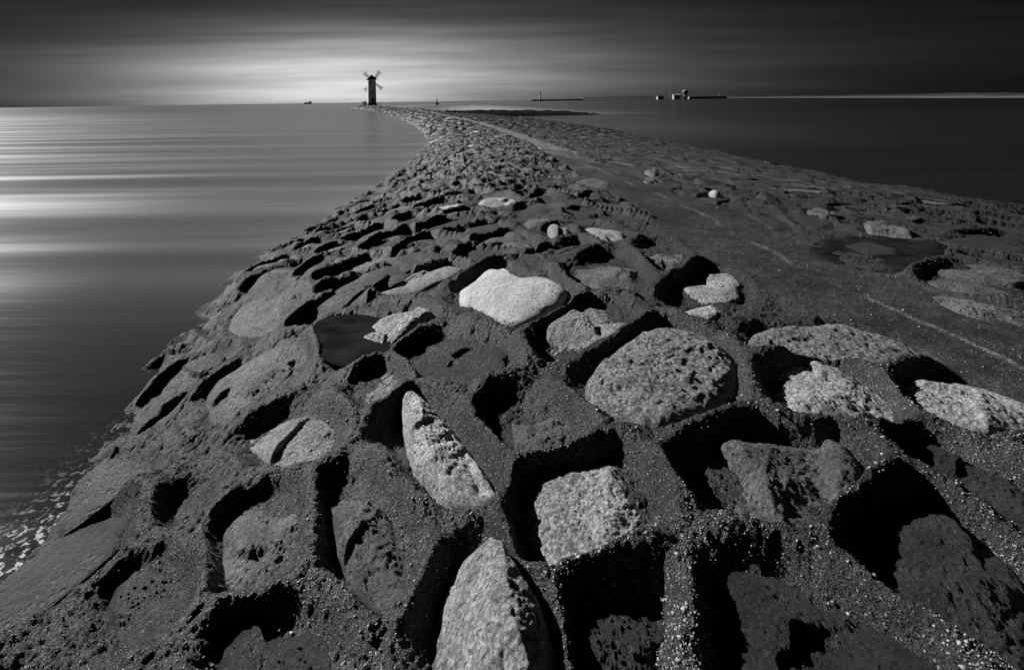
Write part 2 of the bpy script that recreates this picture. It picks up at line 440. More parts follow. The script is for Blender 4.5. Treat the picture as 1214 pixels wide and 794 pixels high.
def area(p):
    x, y = p[:, 0], p[:, 1]
    return 0.5 * np.sum(x * np.roll(y, -1) - np.roll(x, -1) * y)

def centroid(p):
    x, y = p[:, 0], p[:, 1]; c = x * np.roll(y, -1) - np.roll(x, -1) * y
    A = c.sum() / 2
    return np.array([((x + np.roll(x, -1)) * c).sum(), ((y + np.roll(y, -1)) * c).sum()]) / (6 * A)

def chaikin(p, n=1):
    for _ in range(n):
        q = np.roll(p, -1, 0)
        p = np.stack([0.75 * p + 0.25 * q, 0.25 * p + 0.75 * q], 1).reshape(-1, 2)
    return p

def resample(p, n):
    q = np.vstack([p, p[:1]]); d = np.r_[0, np.cumsum(np.linalg.norm(np.diff(q, axis=0), axis=1))]
    t = np.linspace(0, d[-1], n, endpoint=False)
    return np.stack([np.interp(t, d, q[:, 0]), np.interp(t, d, q[:, 1])], 1)

def sdf(px, py, poly):
    """signed distance, negative inside"""
    d = np.full(px.shape, 1e9); ins = np.zeros(px.shape, bool)
    n = len(poly)
    for i in range(n):
        a = poly[i]; b = poly[(i + 1) % n]
        e = b - a; wx = px - a[0]; wy = py - a[1]
        t = np.clip((wx * e[0] + wy * e[1]) / max(e @ e, 1e-12), 0, 1)
        d = np.minimum(d, (wx - e[0] * t) ** 2 + (wy - e[1] * t) ** 2)
        if abs(e[1]) > 1e-12:
            c = ((a[1] <= py) != (b[1] <= py)) & (px < a[0] + e[0] * (py - a[1]) / e[1])
            ins ^= c
    d = np.sqrt(d)
    return np.where(ins, -d, d)

CELLS = []      # (polygon, depth)
STONES = []     # dicts
blockers = []
for cell, stone, dep, hgt, kind, opt in HERO:
    hgt = max(hgt - .62 * dep - (.0 if opt.get('flat', 2) < 1.7 or kind in ('pale', 'rough') else .014), .03); dep = dep * .31
    if cell is not None:
        cw = chaikin(to_world(cell), 1); CELLS.append((cw, dep)); blockers.append(resample(cw, max(10, int(np.abs(np.linalg.norm(np.diff(cw, axis=0), axis=1).sum()) / 0.09))))
        last = cw
    if stone is None:
        c = centroid(cw); sw = c + (cw - c) * 1.0
    else:
        sw = to_world(stone, -.4 * dep)
        sw = chaikin(sw, 1) if kind in ('pale', 'dark', 'rough') else resample(sw, 60)
        if cell is not None and kind not in ('pale', 'rough') and 'puddle' not in opt and len(stone) > 7 and 'keep' not in opt:
            # the block fills its socket; only its upper part was traced
            cc, cs = centroid(cw), centroid(sw)
            sw = cc + .35 * (cs - cc) + (cw - cc) * .96
        c = centroid(sw); sw = c + (sw - c) * 1.0 if len(sw) == len(cw) else c + (sw - c) * opt.get('grow', 1.06 if kind == 'pale' else 1.16)
    o = dict(opt)
    if kind in ('light', 'mid', 'rough') and 'ridge' not in o: o['flat'] = max(o['flat'], 3.2)
    if kind in ('light', 'mid') and cell is not None: o['facets'] = min(o.get('facets', 2), 3)
    for k in ('groove', 'ridge'):
        if k in o: o[k] = [np.array(at(*q)) if isinstance(q, tuple) else q for q in o[k]]
    STONES.append(dict(poly=sw, cell=last, depth=dep, h=hgt, kind=kind, opt=o, hero=True))
BLK = np.vstack(blockers)
HPOLY = [c for c, _ in CELLS]

def clip_half(poly, m, n):
    """keep the side of the line through m where (p-m).n < 0"""
    out = []; k = len(poly); s = [(p[0] - m[0]) * n[0] + (p[1] - m[1]) * n[1] for p in poly]
    for i in range(k):
        a, b, sa, sb = poly[i], poly[(i + 1) % k], s[i], s[(i + 1) % k]
        if sa < 0: out.append(a)
        if (sa < 0) != (sb < 0):
            t = sa / (sa - sb); out.append((a[0] + t * (b[0] - a[0]), a[1] + t * (b[1] - a[1])))
    return out

# every other stone: seeds laid by eye-like jitter, cells grown between them
seeds = []
yy = 0.35; row = 0
while yy < END_Y - 2:
    dy = 0.48 if yy < 30 else (0.62 if yy < 70 else 0.95)
    dx = 0.84 if yy < 30 else (0.75 if yy < 70 else 1.0)
    a, b = float(xl_(yy)) - 0.5, float(xr_(yy)) + 0.3
    lim = 1.12 * max(yy, .5) + 1.3
    a, b = max(a, -lim), min(b, lim)
    xx = a + (row % 2) * dx * 0.5
    while xx < b:
        jx, jy = rng.uniform(-.30, .30) * dx, rng.uniform(-.30, .30) * dy
        px, py = xx + jx, yy + jy
        if abs(px - float(xp_(py))) > float(pw_(py)) + 0.16: seeds.append((px, py))
        xx += dx * rng.uniform(.82, 1.2)
    yy += dy; row += 1
seeds = np.array(seeds)
near = seeds[:, 1] < 12
keep = np.ones(len(seeds), bool)
for hp in HPOLY:
    bb0 = hp.min(0) - .3; bb1 = hp.max(0) + .3
    idx = np.where(keep & (seeds[:, 0] > bb0[0]) & (seeds[:, 0] < bb1[0]) & (seeds[:, 1] > bb0[1]) & (seeds[:, 1] < bb1[1]))[0]
    if len(idx):
        d = sdf(seeds[idx, 0], seeds[idx, 1], hp); keep[idx[d < 0.15]] = False
seeds = seeds[keep]
from mathutils.kdtree import KDTree
allp = np.vstack([seeds, BLK])
kd = KDTree(len(allp))
for i, p in enumerate(allp): kd.insert((p[0], p[1], 0), i)
kd.balance()
for i, p in enumerate(seeds):
    r = 0.75 if p[1] < 70 else 1.1
    poly = [(p[0] + r * math.cos(k * math.pi / 4), p[1] + r * math.sin(k * math.pi / 4)) for k in range(8)]
    for co, j, d in kd.find_n((p[0], p[1], 0), 15 if p[1] < 14 else 9):
        if j == i or d < 1e-6: continue
        q = allp[j]; n = (q - p) / d
        isb = j >= len(seeds)
        inset = rng.uniform(.018, .055) if p[1] < 12 else .045
        mid = p + n * (d * (0.5 if not isb else 0.62) - inset)
        poly = clip_half(poly, mid, n)
        if len(poly) < 3: break
    if len(poly) < 3: continue
    poly = np.array(poly); A = area(poly)
    if A < 0.03: continue
    # keep the footpath clear
    w = float(pw_(p[1])); xp = float(xp_(p[1]))
    if np.any(np.abs(poly[:, 0] - xp_(poly[:, 1])) < w + .02):
        sgn = 1 if p[0] > xp else -1
        poly[:, 0] = np.where(sgn * (poly[:, 0] - xp_(poly[:, 1])) < w + .03, xp_(poly[:, 1]) + sgn * (w + .03), poly[:, 0])
        if area(poly) < 0.03: continue
    poly = chaikin(poly, 2 if p[1] < 14 else 1)
    y = p[1]; right = p[0] > xp
    fade = 1 - float(sstep(14, 34, y))
    dep = rng.uniform(.030, .060) * (1 + .25 * float(sstep(4, 8, y))) * (0.35 if right else 1) * fade
    zc = float(z0(*p))
    hgt = dep + rng.uniform(-.006, .032) * (0.35 if right else 1.0) + .085 * (0.5 if right else 1.0) * (1 - fade)
    kd_ = rng.random()
    if y < 5 and not right: dep += .015; hgt += .038
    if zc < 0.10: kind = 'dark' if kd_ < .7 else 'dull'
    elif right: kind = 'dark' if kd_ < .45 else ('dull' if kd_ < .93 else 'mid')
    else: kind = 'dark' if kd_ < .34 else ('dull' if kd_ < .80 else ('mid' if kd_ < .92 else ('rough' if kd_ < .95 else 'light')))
    if y > 16 and kind in ('dull', 'mid') and rng.random() < .55: kind = 'dark'  # more far stones made dark, painting in shade on their near sides
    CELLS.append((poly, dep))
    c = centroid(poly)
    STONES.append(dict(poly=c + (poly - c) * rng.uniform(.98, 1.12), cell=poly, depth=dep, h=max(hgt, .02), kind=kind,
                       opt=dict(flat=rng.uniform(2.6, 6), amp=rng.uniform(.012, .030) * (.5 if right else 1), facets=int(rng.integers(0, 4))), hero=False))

# ------------------------------------------------------------------ mortar surface
ys = [-4, -3.2, -2.4, -1.8, -1.3, -.9, -.5, -.2, .1, .3, .45, .6, .7, .8]
y = 0.88
while y < 222:
    ys.append(y); y += min(max(.0019 * y * y, .0045), .0085 * y)
ys = np.array(ys); NR = len(ys); NC = 860
lo = np.maximum(xl_(ys) - 1.6, -1.12 * np.maximum(ys, .5) - 1.3)
hi = np.minimum(xr_(ys) + 1.6, 1.12 * np.maximum(ys, .5) + 1.3)
U = np.linspace(0, 1, NC)
GX = lo[:, None] + (hi - lo)[:, None] * U[None, :]
GY = np.repeat(ys[:, None], NC, 1)
BASE = z0(GX, GY)
D = np.full(GX.shape, 0.6); D2 = np.full(GX.shape, 0.9); DEP = np.zeros(GX.shape)
for poly, dep in CELLS:
    if dep < .004: continue
    b0 = poly.min(0) - .3; b1 = poly.max(0) + .3
    r0, r1 = np.searchsorted(ys, [b0[1], b1[1]])
    if r1 <= r0: continue
    sx = GX[r0:r1]
    c0 = max(int(((b0[0] - hi[r0:r1]).min() if False else 0)), 0)
    u0 = ((b0[0] - lo[r0:r1]) / (hi - lo)[r0:r1]).min(); u1 = ((b1[0] - lo[r0:r1]) / (hi - lo)[r0:r1]).max()
    c0, c1 = int(np.clip(u0 * NC, 0, NC)), int(np.clip(u1 * NC + 1, 0, NC))
    if c1 <= c0: continue
    d = sdf(GX[r0:r1, c0:c1], GY[r0:r1, c0:c1], poly)
    sub = D[r0:r1, c0:c1]; dsub = DEP[r0:r1, c0:c1]
    wgt = d < sub
    s2 = D2[r0:r1, c0:c1]
    s2[...] = np.where(wgt, sub, np.minimum(s2, d))
    dsub[wgt] = dep; sub[wgt] = d[wgt]
warp = fbm(GX * 5, GY * 5, 3, 5) * .026 + fbm(GX * 30, GY * 30, 2, 9) * .004
Dw = D + warp - .014 * (1 - sstep(4, 8, GY))
pd = np.abs(GX - xp_(GY)) / pw_(GY)
onpath = 1 - sstep(.85, 1.25, pd + fbm(GX * 2.2, GY * 2.2, 3, 21) * .3)
amp = 1 - sstep(12, 40, GY)
f = sstep(-.085, .060, Dw)
left = 1 - 0.5 * sstep(0, 1.5, GX - xp_(GY))
# ropes of mortar squeezed up between neighbouring stones
rope = np.exp(-((D2 - D) / .095) ** 2) * np.exp(-(np.maximum(D, 0) / .16) ** 2) * sstep(-.05, .02, D)
ridge = (.014 * np.exp(-((Dw - .05) / .045) ** 2) + .080 * rope) * left * amp - .022 * sstep(.08, .2, Dw) * amp
rough = (fbm(GX * 2.1, GY * 2.1, 4, 31) * .045 + fbm(GX * 5.5, GY * 5.5, 3, 35) * .014 + fbm(GX * 9, GY * 9, 3, 41) * .008
         + fbm(GX * 30, GY * 30, 3, 51) * .0072 + fbm(GX * 75, GY * 75, 2, 61) * .0085)
DEP = DEP * sstep(.0, .09, BASE)
GZ = BASE - DEP * (1 - f) + ridge * (1 - onpath) + rough * (1 - .76 * onpath) + fbm(GX * 60, GY * 60, 2, 66) * .0025 * onpath
# ragged waterline
GZ += fbm(GX * 1.1, GY * 1.1 , 4, 71) * .05 * sstep(.35, .05, BASE) * (1 - onpath)
# construction joint along the middle of the footpath
jx = GX - xj_(GY) + fbm(GY * 1.4, GX * .3, 3, 81) * .07
JOINT = np.exp(-(jx / .020) ** 2) * onpath * (GY < 14) * sstep(-.45, .10, fbm(GY * 3, GX, 2, 83))
GZ += .009 * JOINT
V = np.stack([GX, GY, GZ], -1).reshape(-1, 3)
ii = (np.arange(NR - 1)[:, None] * NC + np.arange(NC - 1)[None, :]).ravel()
Q = np.stack([ii, ii + 1, ii + NC + 1, ii + NC], 1)
# leave out what lies deep under water
zq = GZ.ravel()
keepq = np.max(zq[Q], 1) > -.35
isp = (onpath.ravel()[Q].mean(1) > .5)
def submesh(name, quads):
    used = np.unique(quads); remap = np.zeros(len(V), np.int64); remap[used] = np.arange(len(used))
    me = np_mesh(name, V[used], remap[quads])
    a = me.attributes.new('joint', 'FLOAT', 'POINT'); a.data.foreach_set('value', JOINT.ravel()[used].astype(np.float32))
    return me
bw_o = link('breakwater', submesh('breakwater', Q[keepq & ~isp]), M_MORTAR); bw_o['kind'] = 'structure'
fp_o = link('footpath', submesh('footpath', Q[keepq & isp]), M_PATH); fp_o['kind'] = 'structure'

def surf(x, y):
    """height of the mortar at scattered points (nearest grid node)"""
    r = np.clip(np.searchsorted(ys, y), 0, NR - 1)
    c = np.clip(((x - lo[r]) / (hi[r] - lo[r]) * (NC - 1)).round().astype(int), 0, NC - 1)
    return GZ[r, c], Dw[r, c], onpath[r, c]

# ------------------------------------------------------------------ stone bodies
def stone_geo(S, N, R, seed):
    o = S['opt']; p = resample(S['poly'], N); c = centroid(p)
    s = math.sqrt(abs(area(p)))
    r = np.linspace(0, 1, R + 1)[1:] ** .85
    ring = c[None, None, :] + (p - c)[None] * r[:, None, None]
    ring += (np.stack([fbm(ring[..., 0] * 9, ring[..., 1] * 9, 2, seed), fbm(ring[..., 0] * 9, ring[..., 1] * 9, 2, seed + 5)], -1)) * .018 * min(s, 1) * r[:, None, None]
    xy = np.vstack([c[None], ring.reshape(-1, 2)])
    rr = np.r_[0, np.repeat(r, N)]
    x, y = xy[:, 0], xy[:, 1]
    fl = o.get('flat', 2.4)
    dome = np.clip(1 - rr ** fl, 0, 1) ** .5
    lr = np.random.default_rng(seed)
    h = S['h']
    zz = h * dome
    if 'ridge' in o:
        a, b = o['ridge']; e = b - a; L = np.linalg.norm(e)
        dist = np.abs((x - a[0]) * e[1] - (y - a[1]) * e[0]) / L
        zz = h * np.clip(1.08 - dist / (o.get('rw', .55) * s), .15, 1) * np.clip(1 - rr ** 5, 0, 1) ** .5
    for k in range(o.get('facets', 0)):
        th = lr.uniform(0, 2 * math.pi); sl_ = lr.uniform(.2, .6)
        dd = ((x - c[0]) * math.cos(th) + (y - c[1]) * math.sin(th))
        zz = np.minimum(zz, h * lr.uniform(.88, 1.02) - sl_ * .8 * (dd - s * lr.uniform(.10, .34)))
    if 'groove' in o:
        a, b, gd = o['groove']; e = b - a
        t = np.clip(((x - a[0]) * e[0] + (y - a[1]) * e[1]) / (e @ e), 0, 1)
        dist = np.hypot(x - a[0] - e[0] * t, y - a[1] - e[1] * t)
        zz -= gd * .7 * np.exp(-(dist / .05) ** 2)
    am = o.get('amp', .02); af = o.get('af', 6)
    env = np.clip(1.2 - rr ** 6, .25, 1)
    n1 = fbm(x * af, y * af, 4, seed + 11, .55)
    fine = fbm(x * 40, y * 40, 3, seed + 31, .75)
    zz += am * .5 * n1 * env + (np.minimum(am, .02) * .40 if S['kind'] != 'pale' else .003) * fine * env
    if S['kind'] == 'rough':
        zz += am * .8 * (np.abs(fbm(x * 13, y * 13, 3, seed + 23, .6)) - .2) * env
    elif S['kind'] != 'pale' and am > .014 and 'whole' not in o:
        # broken faces: tilted facets meeting along steps
        q = int(np.clip(s / .09, 3, 9)); sx = c[0] + lr.uniform(-.5, .5, q) * s; sy = c[1] + lr.uniform(-.5, .5, q) * s
        wxx = x + fbm(x * 8, y * 8, 2, seed + 41) * .03; wyy = y + fbm(x * 8, y * 8, 2, seed + 43) * .03
        di = (wxx[:, None] - sx) ** 2 + (wyy[:, None] - sy) ** 2
        wk = np.exp(-(di - di.min(1, keepdims=True)) / (.010 * s * s)); wk /= wk.sum(1, keepdims=True)
        zz += (wk * (lr.uniform(-1, 1, q) * am * .45 + lr.uniform(-.25, .25, q) * (x[:, None] - sx) + lr.uniform(-.25, .25, q) * (y[:, None] - sy))).sum(1) * env
    tilt = lr.normal(0, .06, 2)
    zz += (tilt[0] * (x - c[0]) + tilt[1] * (y - c[1])) * (0 if S['hero'] else 1)
    zb = z0(x, y) - S['depth']
    z = zb + np.maximum(zz, -.03)
    # skirt down into the mortar
    sk = c + (p - c) * 1.02
    v = np.vstack([np.c_[x, y, z], np.c_[sk, z0(sk[:, 0], sk[:, 1]) - S['depth'] - .10]])
    j = np.arange(N); jn = (j + 1) % N
    tri = [np.c_[np.zeros(N, int), 1 + j, 1 + jn]]
    for q in range(R):
        a = 1 + q * N
        tri += [np.c_[a + j, a + N + j, a + N + jn], np.c_[a + j, a + N + jn, a + jn]]
    return v, np.vstack(tri), np.array([c[0], c[1], float(z0(*c))])

def proj(p, z):
    X = p[0] / p[1]; Y = (z - HC) / p[1]
    return X * c_ + -Y * 0 + 0, Y
for S in STONES:
    if area(S['poly']) < 0: S['poly'] = S['poly'][::-1]
    c = S['c'] = centroid(S['poly'])
    A = abs(area(S['poly']))
    vis = abs(c[0]) < 1.04 * c[1] + .25 and c[1] > .95 and float(z0(*c)) > -.02
    S['score'] = (A / max(c[1], .8) ** 3 * (1 if vis else .02)) + (10 if S['hero'] else 0)
order = sorted(range(len(STONES)), key=lambda i: -STONES[i]['score'])
bulk = {}
for rank, i in enumerate(order):
    S = STONES[i]; yv = S['c'][1]
    if rank < 297:
        if S['hero'] and yv < 5: N, R = (180, 58) if yv < 3.2 else (110, 32)
        elif yv < 4: N, R = 56, 14
        elif yv < 8: N, R = 36, 9
        else: N, R = 24, 6
        v, t, c = stone_geo(S, N, R, 100 + i * 7)
        me = np_mesh('stone', v - c, t)
        link('stone', me, STONE_M[S['kind']], bw_o, c)
        if 'puddle' in S['opt']:
            pc = S['cell']; ct = centroid(pc); q = ct + (pc - ct) * 1.14
            zl = float(np.mean(z0(q[:, 0], q[:, 1]))) - S['depth'] + S['opt']['puddle']
            vv = np.vstack([np.c_[q - ct, np.zeros(len(q))], [[0, 0, 0]]])
            n = len(q); k = np.arange(n)
            link('puddle', np_mesh('puddle', vv, np.c_[np.full(n, n), k, (k + 1) % n]), M_PUDDLE, bw_o, (ct[0], ct[1], zl))
    else:
        N, R = (14, 3) if yv < 25 else ((10, 2) if yv < 70 else (7, 1))
        v, t, c = stone_geo(S, N, R, 100 + i * 7)
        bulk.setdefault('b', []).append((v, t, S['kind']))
# the rest, joined as one part of the breakwater
off = 0; vs, ts, mi = [], [], []
kinds = list(STONE_M)
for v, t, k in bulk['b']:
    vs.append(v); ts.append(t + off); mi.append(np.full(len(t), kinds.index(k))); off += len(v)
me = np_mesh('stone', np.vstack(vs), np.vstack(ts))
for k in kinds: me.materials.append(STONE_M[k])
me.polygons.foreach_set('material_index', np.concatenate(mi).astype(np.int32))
rest = link('stone', me, None, bw_o); rest['kind'] = 'stuff'
print('stones', len(STONES), 'cells', len(CELLS), 'grid', NR, NC)

# ------------------------------------------------------------------ grit washed over the mortar
def grit(n, ymin, ymax, smin, smax, seed):
    lr = np.random.default_rng(seed)
    y = ymin * (ymax / ymin) ** (lr.random(n * 3) ** 1.25)
    x = lr.uniform(-1, 1, n * 3) * (1.08 * y + .3)
    z, d, op = surf(x, y)
    dens = sstep(-.1, .6, fbm(x * 2.5, y * 2.5, 3, seed + 3)) + .15
    ok = (x > xl_(y) - .1) & (x < xr_(y)) & (z > .12) & (d > -.035) & (lr.random(n * 3) < dens * np.where(op > .5, .3, 1) * (.2 + .8 * sstep(.25, .5, z)))
    x, y, z = x[ok][:n], y[ok][:n], z[ok][:n]
    m = len(x)
    s = smin * (smax / smin) ** (lr.random(m) ** 2.5)
    o = np.array([(1, 0, 0), (0, 1, 0), (-1, 0, 0), (0, -1, 0), (0, 0, 1), (0, 0, -1)], float)
    tri = np.array([(0, 1, 4), (1, 2, 4), (2, 3, 4), (3, 0, 4), (1, 0, 5), (2, 1, 5), (3, 2, 5), (0, 3, 5)])
    P = o[None] * lr.uniform(.6, 1.3, (m, 6, 1)) * np.array([1, 1, .7])
    a = lr.uniform(0, 6.28, m); ca, sa = np.cos(a), np.sin(a)
    X = P[..., 0] * ca[:, None] - P[..., 1] * sa[:, None]; Y = P[..., 0] * sa[:, None] + P[..., 1] * ca[:, None]
    Vv = np.stack([X * s[:, None] + x[:, None], Y * s[:, None] + y[:, None], P[..., 2] * s[:, None] + z[:, None] + s[:, None] * .15], -1).reshape(-1, 3)
    T = (tri[None] + (np.arange(m) * 6)[:, None, None]).reshape(-1, 3)
    return Vv, T
va, ta = grit(95000, 1.0, 5.5, .0013, .0062, 5)
vb, tb = grit(1500, 1.1, 7, .006, .013, 6)
gr = link('gravel', np_mesh('gravel', np.vstack([va, vb]), np.vstack([ta, tb + len(va)]), True), M_GRIT); gr['kind'] = 'stuff'

# ------------------------------------------------------------------ sea
yr = np.r_[np.linspace(-30, 40, 211), np.geomspace(40.5, 12000, 110)]
xr = np.r_[-np.geomspace(12000, 31, 40), np.linspace(-30, -5, 51)[:-1], np.linspace(-5, -1, 81)[:-1], np.linspace(-1, 30, 63), np.geomspace(31, 12000, 40)]
SX, SY = np.meshgrid(xr, yr)
nx = len(xr); ny = len(yr)
ii = (np.arange(ny - 1)[:, None] * nx + np.arange(nx - 1)[None, :]).ravel()
me = np_mesh('sea', np.c_[SX.ravel(), SY.ravel(), np.zeros(SX.size)], np.stack([ii, ii + 1, ii + nx + 1, ii + nx], 1))
YC = np.clip(SY, 0, 215)
left_ = SX < xp_(YC)
off = xl_(YC) - SX
milk_sheen = np.where(left_, .48 * sstep(2.0, 10, SY) * (1 - .5 * sstep(60, 200, SY)) + .16 * np.exp(-np.clip(off, 0, 9) / .8) * sstep(4, 9, SY),
                np.where(SY > 69, 1.3 * np.exp(-((SX + 2 + (SY - 69) * .1) / 16) ** 2) * (1 - sstep(120, 400, SY)), .03 + .22 * sstep(18, 40, SY) * np.exp(-((SX - 7) / 9) ** 2)))  # right side: reflected sky glow painted in as pale water
glint_fleck = np.where(left_, np.exp(-(np.clip(off, -1, 9) / .22) ** 2) * sstep(3.6, 2.6, SY), 0)  # ripple glints painted as pale flecks along the near waterline
pale_streak = np.where(left_, .42 * sstep(.22, .60, off / np.maximum(SY, 1)) * sstep(4.6, 6.0, SY) * (1 - .8 * sstep(14, 25, SY)), 0)  # pale streaks on the open left water, fading towards the mole
for nm, val in (('milk_sheen', milk_sheen), ('pale_streak', pale_streak), ('glint_fleck', glint_fleck)):
    at_ = me.attributes.new(nm, 'FLOAT', 'POINT')
    at_.data.foreach_set('value', val.ravel().astype(np.float32))
sea = link('sea', me, M_WATER); sea['kind'] = 'structure'

# ------------------------------------------------------------------ box / prism helpers for the far things
def prism(rings, closed=True):
    """rings: list of equal-length point lists from bottom to top -> verts, faces"""
    v = [p for r in rings for p in r]; n = len(rings[0]); f = []
    for k in range(len(rings) - 1):
        for i in range(n):
            j = (i + 1) % n; f.append((k * n + i, k * n + j, (k + 1) * n + j, (k + 1) * n + i))
    f.append(tuple(reversed(range(n)))); f.append(tuple(range((len(rings) - 1) * n, len(rings) * n)))
    return v, f
def ngon(r, z, n, a0=0.0, cx=0, cy=0):
    return [(cx + r * math.cos(a0 + 2 * math.pi * i / n), cy + r * math.sin(a0 + 2 * math.pi * i / n), z) for i in range(n)]
def rect(x0, x1, y0, y1, z): return [(x0, y0, z), (x1, y0, z), (x1, y1, z), (x0, y1, z)]
def box(x0, x1, y0, y1, z0_, z1): return prism([rect(x0, x1, y0, y1, z0_), rect(x0, x1, y0, y1, z1)])
def join(*parts):
    v, f = [], []
    for a, b in parts:
        o = len(v); v += list(a); f += [tuple(i + o for i in q) for q in b]
    return v, f
def part(name, vf, mat, parent, loc=None, rot=None):
    me = bpy.data.meshes.new(name); me.from_pydata(vf[0], [], vf[1]); me.update()
    o = link(name, me, mat, parent, loc)
    if rot: o.rotation_euler = rot
    return o

# windmill beacon at the head of the breakwater
WD = 190.0
WX = (440.8 - PX) / F * WD
def wz(py, px=441): return HC + WD * (-(px - PX) / F * s_ - (py - PY) / F * c_)
zb = float(z0(WX, WD)) - .2
zt = wz(94.5)
mill = empty('windmill', (WX, WD, zb), 'white windmill beacon with dark cap and four sails at the end of the breakwater', 'windmill', rz=math.radians(-2))
HT = zt - zb
w0, w1 = 1.50, 1.40
a0 = math.pi / 4
rt = math.sqrt(2)
# square tower, one corner towards the camera's left
TA = math.radians(25)
part('tower', prism([ngon(w0 * rt * .98, 1.0, 4, a0 + TA), ngon(w1 * rt * .98, HT, 4, a0 + TA)]), M_TOWER, mill)
part('plinth', prism([ngon(w0 * rt * 1.1, -.5, 4, a0 + TA), ngon(w0 * rt * 1.07, 1.0, 4, a0 + TA)]), M_DKSTONE, mill)
part('roof', prism([ngon(w1 * rt * 1.28, HT, 4, a0 + TA), ngon(w1 * rt * 1.28, HT + .18, 4, a0 + TA), ngon(.12, HT + 1.75, 4, a0 + TA)]), M_ROOF, mill)
def wall_box(name, along, zc, w, h, mat, wid):
    ca, sa = math.cos(TA), math.sin(TA)
    v, f = box(-w / 2, w / 2, -.06, .06, -h / 2, h / 2)
    o = part(name, (v, f), mat, mill)
    yy_ = -(wid + .0)
    lx, ly = along, yy_
    o.location = (lx * ca - ly * sa, lx * sa + ly * ca, zc); o.rotation_euler = (0, 0, TA)
    return o
wall_box('window', -.55, HT - 1.3, .55, .7, M_BLACK, 1.36)
wall_box('window', .1, HT * .52, .5, .8, M_BLACK, 1.45)
wall_box('door', .2, 1.9, .85, 1.9, M_BLACK, 1.55)
# sails on the seaward side
hubz = wz(96.5) - zb
part('shaft', prism([ngon(.28, 1.2, 10), ngon(.28, 2.35, 10)]), M_BLACK, mill, (-.2, 0, hubz), (math.radians(-90), 0, 0))
def sail(angle, L=4.55):
    # lattice sail widening to its tip: frame bars and louvres
    ps = []
    def bar(p, q, w, d=.10):
        p = Vector(p); q = Vector(q); e = (q - p).normalized(); n = Vector((-e.y, e.x, 0)) * w
        ps.append(prism([[(p.x - n.x, p.y - n.y, -d), (p.x + n.x, p.y + n.y, -d), (q.x + n.x, q.y + n.y, -d), (q.x - n.x, q.y - n.y, -d)],
                         [(p.x - n.x, p.y - n.y, d), (p.x + n.x, p.y + n.y, d), (q.x + n.x, q.y + n.y, d), (q.x - n.x, q.y - n.y, d)]]))
    bar((0, 0), (0, L), .09, .09)
    r0, r1, h0, h1 = 1.0, L, .22, .80
    for sgn in (-1, 1): bar((sgn * h0, r0), (sgn * h1, r1), .035, .04)
    sl_ps = []
    k = 13
    for i in range(k + 1):
        t = i / k; hw = h0 + (h1 - h0) * t; r = r0 + (r1 - r0) * t
        sl_ps.append(box(-hw, hw, r - .055, r + .055, -.02, .02))
    fr = part('sail', join(*ps), M_SAIL, mill, (-.2, 2.2, hubz), (math.radians(90), -angle, 0))
    fr.rotation_mode = 'XYZ'
    R = Matrix.Rotation(angle, 4, 'Y') @ Matrix.Rotation(math.radians(90), 4, 'X')
    fr.rotation_euler = R.to_euler()
    part('louvre', join(*sl_ps), M_SAIL, fr)
for a in (36, 129, 222, 315): sail(math.radians(a))
# small things round its foot
pst = empty('mooring_post', (WX - 2.75, WD - 2.2, float(z0(WX - 2.75, WD - 2.2)) - .05), 'dark mooring post standing left of the windmill', 'post')
part('shaft', prism([ngon(.18, -.3, 10), ngon(.16, 1.25, 10)]), M_BLACK, pst)
part('cap', prism([ngon(.24, 1.25, 10), ngon(.24, 1.42, 10), ngon(.10, 1.55, 10)]), M_BLACK, pst)
cab = empty('cabinet', (WX - 1.7, WD - 2.7, float(z0(WX - 1.7, WD - 2.7)) - .05), 'small pale cabinet at the left foot of the windmill', 'cabinet')
part('housing', box(-.4, .4, -.3, .3, -.2, 1.5), M_GREY, cab)
part('lid', box(-.46, .46, -.36, .36, 1.502, 1.6), M_TOWER, cab)
rail = empty('railing', (WX + 2.6, WD - 1.2, float(z0(WX + 2.6, WD - 1.2)) - .05), 'short dark handrail to the right of the windmill door', 'railing')
for k in range(3): part('post', box(-.9 + k * .9 - .06, -.9 + k * .9 + .06, -.06, .06, -.2, 1.0), M_BLACK, rail)
part('handrail', box(-1.0, 1.0, -.07, .07, 1.002, 1.12), M_BLACK, rail)

# ------------------------------------------------------------------ loose stone lying by the path
lx, ly = at(848, 232)
S = dict(poly=np.array([(lx + .085 * math.cos(k / 9 * 6.283) * (1 + .2 * math.sin(k * 2.1)), ly + .12 * math.sin(k / 9 * 6.283)) for k in range(9)]), cell=None, depth=0.0, h=.085, kind='pale', opt=dict(flat=2, amp=.01), hero=True)
v, t, c = stone_geo(S, 24, 7, 991)
ls = link('loose_stone', np_mesh('loose_stone', v - c, t), M_PALE, None, c)
thing(ls, 'small pale loose stone lying on the flat concrete right of the path', 'stone')

# ------------------------------------------------------------------ low groyne branching off to the right
gy = 69.0
n = 150
gx = np.linspace(-9, 12.8, n)
prof = np.array([-3.0, -2.1, -1.3, -.5, .3, 1.1, 2.0, 3.0])
zz = []
for j, o in enumerate(prof):
    w = np.clip(1 - np.abs(o) / 2.6, 0, 1)
    top = np.interp(gx, [-9, -2, 4, 9, 12.8], [1.05, 1.0, .85, .55, .05])
    zz.append(top * w ** .6 + fbm(gx * 1.3, gx * 0 + o * 1.3, 3, 300) * .16 * w - .12 - .25 * (w < .01))
ZZ = np.array(zz)
GXX, GO = np.meshgrid(gx, prof)
Vg = np.c_[GXX.ravel(), gy + GO.ravel() + .02 * GXX.ravel(), ZZ.ravel()]
ii = (np.arange(len(prof) - 1)[:, None] * n + np.arange(n - 1)[None, :]).ravel()
gm = link('groyne', np_mesh('groyne', Vg, np.stack([ii, ii + 1, ii + n + 1, ii + n], 1), False), M_RUBBLE)
